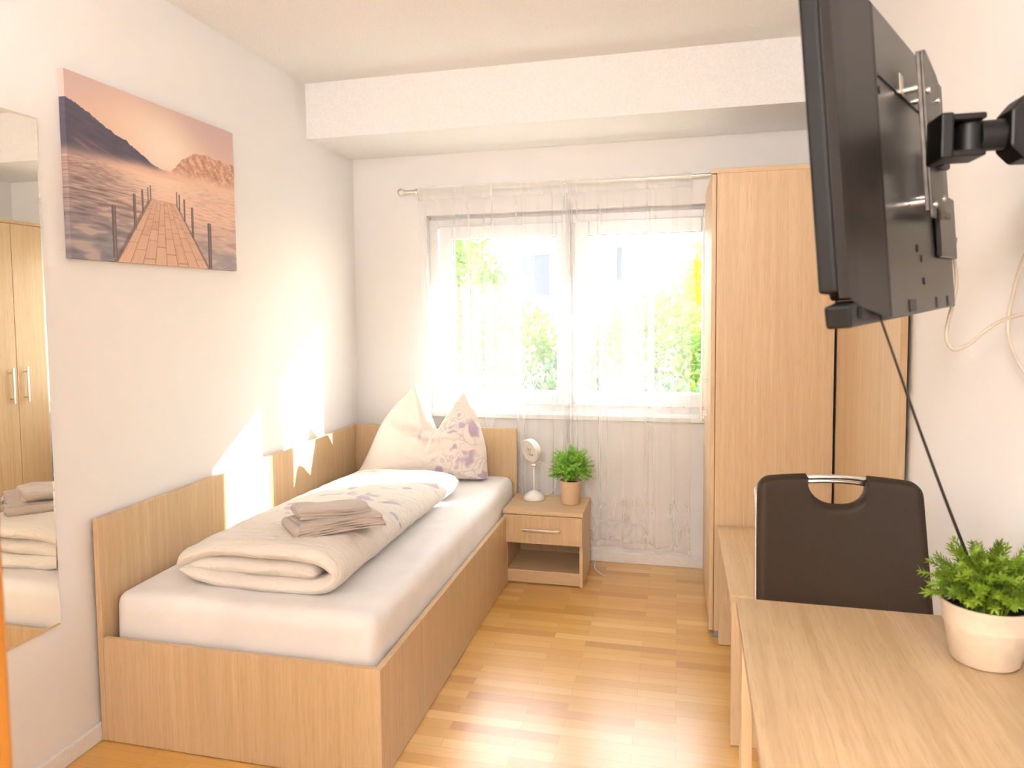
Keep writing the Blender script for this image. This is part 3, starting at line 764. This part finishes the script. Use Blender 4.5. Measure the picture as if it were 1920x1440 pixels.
# ================================================================ television on its swivel arm
TP = Vector((.195, 1.020, 1.353))
TU = Vector((.4091, .9123, .0201)).normalized(); TV_ = Vector((-.0774, .0127, .9969)); TV_ = (TV_-TU*TV_.dot(TU)).normalized(); TN = TU.cross(TV_)
def tv(p): return TP + TU*p.x + TV_*p.y + TN*p.z       # (u along width, v up, n towards the back)
t_ = Thing('television', 'black flat television seen from behind, tilted on a wall arm', 'television', tv(Vector((.36, .0, .0))))
def pr(pts, a, b): return MB().prism(pts, a, b, 'z').xform(tv)
t_.part('bezel', pr([(0, .040), (.046, .038), (.050, .030), (.700, .030), (.700, .452), (0, .452)], -.028, -.006), BLACKP, bevel=.004)
t_.part('screen', pr([(.018, .055), (.68, .055), (.68, .435), (.018, .435)], -.030, -.0282), plain('dark_screen_glass', (.004, .004, .005), .08))
t_.part('bottom_bar', pr([(0, -.004), (.692, .0), (.692, .0295), (.055, .0295), (-.004, .024)], -.022, .008), BLACKP, bevel=.004, label='glossy lower bar of the casing')
def shell():
    m = MB(); bm = m.bm
    def rect(u0, v0, u1, v1, n): return [bm.verts.new((a, b, n)) for a, b in ((u0, v0), (u1, v0), (u1, v1), (u0, v1))]
    L = [rect(.006, .032, .696, .446, -.006), rect(.016, .032, .694, .438, .004), rect(.040, .020, .692, .428, .010), rect(.118, .002, .688, .414, .027), rect(.124, .004, .684, .410, .029)]
    for A, B in zip(L, L[1:]):
        for i in range(4): bm.faces.new((A[i], A[(i+1) % 4], B[(i+1) % 4], B[i]))
    bm.faces.new(L[-1]); bm.faces.new(L[0][::-1]); return m.xform(tv)
sh_ = t_.part('back_shell', shell(), BLACKS, bevel=.002)
for k, u in enumerate((.24, .47, .59)):
    t_.part('vent_slot', MB().box(u, u+(.05 if k == 0 else .014), .006, .024, .0285, .0305).xform(tv), BLACKM, sh_)
t_.part('port_recess', MB().box(.035, .085, .006, .020, .0085, .012).xform(tv), BLACKM, sh_)
for u, v in ((.24, .32), (.33, .10), (.36, .085), (.37, .05), (.13, .30)):
    t_.part('screw', MB().lathe([(.0055, 0), (.0055, .0015), (.003, .0018)], (u, v, .029), 12).xform(tv), BLACKM, sh_)
t_.part('sticker', MB().box(.275, .305, .322, .352, .0292, .0300).xform(tv), plain('off_white_sticker', (.50, .42, .34), .6), sh_, label='small off-white sticker')
t_.part('ridge', MB().box(.126, .684, .318, .321, .029, .0315).xform(tv), BLACKS, sh_)
t_.part('connector_block', MB().box(.50, .68, .09, .20, .029, .038).xform(tv), BLACKS, sh_, bevel=.003)

ar = Thing('wall_mount', 'black swivel wall mount arm holding the television', 'bracket', (XR-.01, 1.235, 1.60))
pl = MB(); pl.prism([(.290, .140), (.318, .140), (.322, .150), (.340, .160), (.358, .150), (.362, .140), (.395, .142), (.395, .30), (.43, .33), (.43, .352), (.40, .366), (.31, .385), (.290, .380)], .055, .059, 'z')
ar.part('mounting_plate', pl.xform(tv), GREYM, bevel=.001, label='worn grey screen plate')
pl2 = MB().box(.43, .50, .150, .262, .043, .047).box(.300, .50, .150, .160, .047, .0545).box(.290, .294, .15, .38, .049, .0549)
ar.part('adapter_plate', pl2.xform(tv), GREYM, bevel=.001)
for u, v in ((.30, .33), (.302, .165), (.385, .33), (.385, .18)):
    ar.part('bolt', MB().lathe([(.005, .0292), (.005, .0545)], (u, v, 0), 12).lathe([(.0045, .0592), (.0045, .0625), (.002, .0635)], (u+.004, v-.006, 0), 12).xform(tv), STEEL, smooth='auto')
ar.part('tilt_head', MB().box(.325, .385, .215, .285, .0595, .072).xform(tv), BLACKM, bevel=.004)
KX, KY, AZ = .355, 1.232, 1.606
kn = MB()
kn.box(KX, KX+.046, KY-.032, KY+.032, AZ-.029, AZ-.020); kn.box(KX, KX+.046, KY-.032, KY+.032, AZ+.020, AZ+.029)
kn.box(KX-.010, KX+.006, KY-.034, KY+.034, AZ-.031, AZ+.031)
ar.part('knuckle', kn, BLACKM, bevel=.003)
ar.part('pivot_sleeve', MB().lathe([(.0185, -.0195), (.0185, .0195)], (KX+.034, KY, AZ), 24), BLACKM, smooth='auto')
ar.part('swivel_arm', MB().tube([(KX+.045, KY, AZ+.002), (KX+.13, KY, AZ+.004)], .021, 18), BLACKM, smooth='auto')
hx = .430
hs = MB().prism([(hx, AZ-.018), (hx+.016, AZ-.036), (XR-.022, AZ-.036), (XR-.022, AZ+.050), (hx+.016, AZ+.050), (hx, AZ+.030)], KY-.028, KY+.028, 'y')
ar.part('arm_housing', hs, BLACKM, bevel=.004)
ar.part('wall_plate', MB().box(XR-.022, XR, KY-.055, KY+.055, AZ-.10, AZ+.10), BLACKM, bevel=.003)

# cables
A0 = tv(Vector((.690, .13, .036)))
c1 = catmull([A0, tv(Vector((.702, .10, .030))), tv(Vector((.706, .04, .030))), (.484, 1.62, 1.325), (.498, 1.63, 1.292), (.525, 1.64, 1.298), (.558, 1.65, 1.325), (.590, 1.63, 1.350), (XR-.004, 1.55, 1.362), (XR-.004, 1.30, 1.36)], 8)
single('cable', MB().tube(c1, .0032, 8), CABLE, 'cream cable drooping from the television edge towards the right wall', 'cable', (.5, 1.57, 1.3), group='cream television cables', smooth=True)
c2 = catmull([(.565, 1.32, 1.56), (.588, 1.47, 1.52), (.592, 1.58, 1.46), (.590, 1.625, 1.38), (.590, 1.635, 1.32), (.597, 1.60, 1.265), (.607, 1.54, 1.225), (XR-.005, 1.46, 1.17), (XR-.005, 1.42, 1.10)], 8)
single('cable', MB().tube(c2, .0034, 8), CABLE, 'cream cable hanging at the right wall, bent near the picture edge', 'cable', (.6, 1.55, 1.2), group='cream television cables', smooth=True)
ta = tv(Vector((.155, .004, .008)))
n_ = 24
def bez(t): a = ta; b = Vector((.553, 1.655, .86)); p = a.lerp(b, t); p.z -= .008*sin(pi*t); return p
single('black_cable', MB().tube([bez(i/n_) for i in range(n_+1)], [.0017+.0016*i/n_ for i in range(n_+1)], 8), BCABLE,
       'straight black cable slanting from under the television behind the desk plant', 'cable', (.4, 1.4, 1.1), smooth=True)

# ================================================================ mirror and picture on the left wall
mr_ = Thing('mirror', 'tall frameless wall mirror hanging left of the lake picture', 'mirror', (XL, 1.4, .45))
MX = XL+.006; Y0, Y1, Z0, Z1 = .98, 1.870, .442, 1.946; e = .007
mg = MB(); bm = mg.bm
q = [bm.verts.new((MX, y, z)) for y, z in ((Y0+e, Z0+e), (Y1-e, Z0+e), (Y1-e, Z1-e), (Y0+e, Z1-e))]; bm.faces.new(q)
pane = mr_.part('glass', mg, MIRROR)
mbv = MB(); bm = mbv.bm
i_ = [bm.verts.new((MX, y, z)) for y, z in ((Y0+e, Z0+e), (Y1-e, Z0+e), (Y1-e, Z1-e), (Y0+e, Z1-e))]
o_ = [bm.verts.new((MX-.0009, y, z)) for y, z in ((Y0, Z0), (Y1, Z0), (Y1, Z1), (Y0, Z1))]
w_ = [bm.verts.new((XL+.0005, y, z)) for y, z in ((Y0, Z0), (Y1, Z0), (Y1, Z1), (Y0, Z1))]
for k in range(4):
    bm.faces.new((i_[k], i_[(k+1) % 4], o_[(k+1) % 4], o_[k])); bm.faces.new((o_[k], o_[(k+1) % 4], w_[(k+1) % 4], w_[k]))
bm.faces.new(w_)
mr_.part('bevelled_edge', mbv, MIRROR)

# canvas print: colours computed point by point on a fine mesh
def smooth_(a, b, x): t = max(0, min(1, (x-a)/(b-a))); return t*t*(3-2*t)
def mixv(a, b, t): return tuple(p+(q-p)*t for p, q in zip(a, b))
def interp(pts, x):
    if x <= pts[0][0]: return pts[0][1]
    for (a, b), (c, d) in zip(pts, pts[1:]):
        if x <= c: return b+(d-b)*(x-a)/(c-a)
    return pts[-1][1]
RIDGE = [(0, .855), (.048, .838), (.109, .807), (.173, .765), (.247, .728), (.29, .715), (.346, .676), (.393, .649), (.43, .619), (.48, .602), (.54, .592), (.60, .575), (.7, .55)]
RIGHT = [(.45, .585), (.50, .605), (.543, .602), (.58, .645), (.62, .70), (.6585, .727), (.69, .755), (.718, .766), (.76, .77), (.8066, .783), (.83, .768), (.853, .762), (.88, .772), (.907, .7665), (.95, .76), (1, .773)]
POSTS = [(.2101, .0237, .3232, .0115), (.3223, .2063, .4112, .0075), (.3675, .3109, .4473, .0048), (.4005, .3643, .4697, .0036), (.4155, .3975, .4849, .0028),
         (.5758, .3928, .4803, .0034), (.5922, .358, .4669, .0036), (.6248, .2982, .4425, .0055), (.6763, .1988, .3999, .0075), (.7947, 0, .3126, .0125)]
def nz(x, y, s=0): return noise.noise(Vector((x, y, s)))
def paint(u, v):
    # everything in display colours, turned linear at the end
    g = math.exp(-(((u-.52)/.20)**2+((v-.72)/.20)**2))
    sky_ = mixv((.93, .76, .61), (.80, .66, .59), smooth_(.7, 1.02, v+.10*abs(u-.4)))
    sky_ = mixv(sky_, (.86, .70, .63), smooth_(.6, 1, u)*.6)
    sky_ = mixv(sky_, (.98, .82, .64), .6*math.exp(-(((u-.35)/.22)**2+((v-.86)/.16)**2)))
    col = mixv(sky_, (1, .90, .76), min(1, g*1.1))
    r2 = interp(RIGHT, u)+.006*nz(u*60, 1)+.004*nz(u*140, 2)
    if v < r2 and u > .44:
        t = .75*(nz(u*34+v*16, v*22-u*10, 4)+.6*nz(u*80-v*50, v*50+u*30, 5))
        c = mixv((.78, .55, .42), (.92, .72, .56), smooth_(-.2, .5, t)); c = mixv(c, (.66, .46, .38), smooth_(.2, .7, -t))
        c = mixv(c, (.95, .76, .60), .6*(1-smooth_(.56, .65, v))); col = mixv(col, c, smooth_(.44, .56, u))
    r1 = interp(RIDGE, u)+.006*nz(u*50, 9)+.004*nz(u*120, 11)
    if v < r1:
        c = mixv((.25, .24, .29), (.33, .30, .34), .5+.5*nz(u*20+v*25, v*30, 6))
        c = mixv(c, (.62, .47, .40), .6*smooth_(.15, .6, nz(u*14+v*20, v*26+u*8, 8))*smooth_(.70, .6, v))
        c = mixv(c, (.80, .62, .52), .85*smooth_(.64, .545, v)*smooth_(.0, .35, u)+.35*smooth_(.6, .55, v))
        col = mixv(col, c, 1-smooth_(.42, .60, u))
    sh = .553
    if v < sh:
        t = (sh-v)/sh
        left = mixv((.66, .54, .48), (.47, .46, .47), t); right = mixv((.93, .74, .60), (.66, .58, .54), smooth_(.25, 1, t))
        c = mixv(left, right, smooth_(.18, .62, u+.10*(1-t)))
        fy = 1/(t+.10)
        w1 = nz(u*9*(.5+fy*.25), fy*9+u*2, 1)+.7*nz(u*20*(.5+fy*.2), fy*20, 2)
        c = mixv(c, (.38, .32, .32), (.65 if u < .45 else .25)*smooth_(.05, .5, w1)); c = mixv(c, (.96, .80, .66), .45*smooth_(.05, .55, -w1))
        c = mixv(c, (.52, .53, .53), .45*smooth_(.3, 0, v)*smooth_(0, .4, nz(u*5, v*9, 14)+.2))
        col = c
        m = math.exp(-((u-.48)/.22)**2)*math.exp(-t*3.5); col = mixv(col, (1, .86, .70), min(1, m*1.1))
    mist = math.exp(-((v-.565-.03*nz(u*6, 3))/.035)**2)
    col = mixv(col, (.96, .77, .62), mist*(.35+.45*smooth_(.1, .4, u)))
    # pier
    xl = .2166+(.4179-.2166)*(v/.3975); xr = .7816+(.5627-.7816)*(v/.4065)
    if v < .402 and xl < u < xr:
        s = (u-xl)/(xr-xl); pl_ = s*8; k = int(pl_); c = mixv((.80, .61, .47), (.90, .72, .57), .5+.5*nz(k*3.7, int(1.9/(.62-v*1.2)+k*.37)*2.1, 1))
        c = mixv(c, (.66, .48, .37), .35*smooth_(.1, .6, nz(s*60, v*6, 2)))
        if abs(pl_-round(pl_)) < .035: c = mixv(c, (.50, .36, .29), .75)
        rowf = (1.9/(.62-v*1.2)+k*.37) % 1
        if rowf < .045: c = mixv(c, (.50, .36, .29), .55)
        col = c
        if s < .012 or s > .988: col = mixv(col, (.45, .34, .28), .7)
    elif v < .40 and (xl-.016 < u <= xl or xr <= u < xr+.010): col = mixv(col, (.34, .27, .25), .55)
    for (pu, v0, v1, hw) in POSTS:
        if v0 <= v <= v1+.35*hw and abs(u-pu) < hw*(1 if v < v1 else .6):
            s = (u-pu)/hw; col = mixv((.33, .29, .28), (.52, .45, .40), smooth_(-.9, .2, s)*smooth_(1, .1, s)); col = mixv(col, (.25, .22, .22), .5*abs(nz(u*300, v*20)))
    col = mixv(col, (.93, .86, .82), .12)
    col = (col[0]*.97, col[1]*.985, col[2]*1.05)
    return tuple(max(0, min(1, c))**2.2 for c in col)
def canvas():
    CY0, CY1, CZ0, CZ1, D = 1.962, 2.872, 1.547, 2.113, .022
    bm = bmesh.new(); NU, NV = 460, 290; cl_ = bm.verts.layers.float_color.new('print')
    def vert(x, u, v):
        w_ = bm.verts.new((x, CY0+(CY1-CY0)*u, CZ0+(CZ1-CZ0)*v)); c = paint(u, v); w_[cl_] = (*c, 1); return w_
    X = XL+D
    G = [[vert(X, i/NU, j/NV) for i in range(NU+1)] for j in range(NV+1)]
    for j in range(NV):
        for i in range(NU): bm.faces.new((G[j][i], G[j][i+1], G[j+1][i+1], G[j+1][i]))
    ringi = [(0, i) for i in range(NU)]+[(j, NU) for j in range(NV)]+[(NV, i) for i in range(NU, 0, -1)]+[(j, 0) for j in range(NV, 0, -1)]
    F = [G[j][i] for j, i in ringi]; Bk = []
    for v in F:
        w_ = bm.verts.new((XL+.001, v.co.y, v.co.z)); w_[cl_] = v[cl_]; Bk.append(w_)
    n = len(F)
    for k in range(n): bm.faces.new((F[k], Bk[k], Bk[(k+1) % n], F[(k+1) % n]))
    bm.faces.new(Bk)
    m, nt, b = newmat('canvas_print'); a = N(nt, 'ShaderNodeVertexColor'); a.layer_name = 'print'
    nt.links.new(a.outputs[0], b.inputs['Base Color']); b.inputs['Roughness'].default_value = .75
    bump(nt, b, noise_(nt, coord(nt), 900, 2), .15, .0005)
    mb = MB(); mb.bm.free(); mb.bm = bm
    single('canvas_picture', mb, m, 'wide canvas print of a wooden pier on a misty mountain lake', 'picture', (XL, 2.417, 1.547))
canvas()

# ================================================================ outside the window
GZ = -.6
struct('ground', MB().box(-14, 14, EY, 30, GZ-.1, GZ), plain('garden_gravel', (.42, .40, .36), .9, bscale=6, var=.2))
bl = Thing('apartment_house', 'pale white house with two rows of windows beyond the garden', 'house', (-1, 16, GZ))
HW = plain('pale_render_wall', (.52, .51, .50), .9)
fm = MB(); fm.box(-9, 8, 16, 22, GZ, 6.2)
bl.part('wall', fm, HW)
bl.part('roof', MB().prism([(15.5, 6.2), (22.5, 6.2), (19, 8.0)], -9.4, 8.4, 'x'), plain('grey_roof_tiles', (.35, .30, .28), .8))
DARKG = plain('dark_window_glass', (.07, .08, .10), .6, spec=.1)
for (x, z, ww, hh) in ((-3.25, 1.55, .75, 1.0), (-1.28, 1.55, .55, 1.1), (-.28, 1.55, .75, 1.1), (.9, 1.55, .75, 1.1), (-5.2, 1.55, .75, 1.1), (-3.25, 4.0, .75, 1.1), (-1.28, 4.0, .55, 1.1), (.2, 4.0, .75, 1.1)):
    f = MB(); frame(f, x, x+ww, z, z+hh, 15.95, 16.0, .07); wfm = bl.part('window', f, WHITE)
    bl.part('pane', MB().box(x+.07, x+ww-.07, 15.97, 15.99, z+.07, z+hh-.07), DARKG, wfm)
def bush(name, cx, cy, rx, ry, top, mat, n, label, cat, seed, ls=.10, trunk=False, bot=GZ):
    r = random.Random(seed); t = Thing(name, label, cat, (cx, cy, GZ), 'garden shrubs outside the window')
    m = MB(); zc, rz_ = (bot+top)/2, (top-bot)/2
    for k in range(n):
        d = Vector((r.gauss(0, 1), r.gauss(0, 1), r.gauss(0, 1))).normalized(); rr = r.uniform(.55, 1)**.6
        rr *= 1+.22*noise.noise(Vector((d.x*2.2+seed, d.y*2.2, d.z*2.2)))
        p = Vector((cx+d.x*rx*rr, cy+d.y*ry*rr, zc+d.z*rz_*rr))
        dd = (d+Vector((r.uniform(-1, 1), r.uniform(-1, 1), r.uniform(-1, 1)))).normalized()
        leaf(m.bm, p, dd, Vector((r.uniform(-1, 1), r.uniform(-1, 1), 1)), ls*r.uniform(.6, 1.3), ls*.6)
    t.part('foliage', m, mat)
    t.part('stem', MB().tube([(cx, cy, GZ), (cx+.03, cy, zc), (cx, cy+.02, top-.3*rz_)], [.05, .035, .015], 8), plain('bark', (.12, .08, .05), .9))
bush('garden_tree', -2.75, 9.6, .75, .6, 2.45, BUSHG, 6500, 'light green tree outside, at the left edge of the window', 'tree', 1)
bush('garden_bush', -1.78, 8.2, .62, .5, 1.42, BUSHG, 4500, 'yellow-green bush outside behind the left window sash', 'bush', 2)
bush('garden_bush', -.98, 7.3, .34, .28, 1.0, BUSHD, 3500, 'low dark green bush outside near the middle of the window', 'bush', 3)
bush('garden_bush', -.25, 8.7, .70, .5, 1.58, BUSHG, 5500, 'rounded yellow-green bush outside behind the right window sash', 'bush', 4)
bush('garden_hedge', -1.0, 6.8, 2.6, .25, .72, BUSHD, 9000, 'low dark hedge outside below the window bushes', 'hedge', 5)
bush('garden_tree', .42, 9.9, .42, .45, 2.2, BUSHY, 4200, 'bright yellow shrub outside, at the right edge of the window', 'tree', 6)
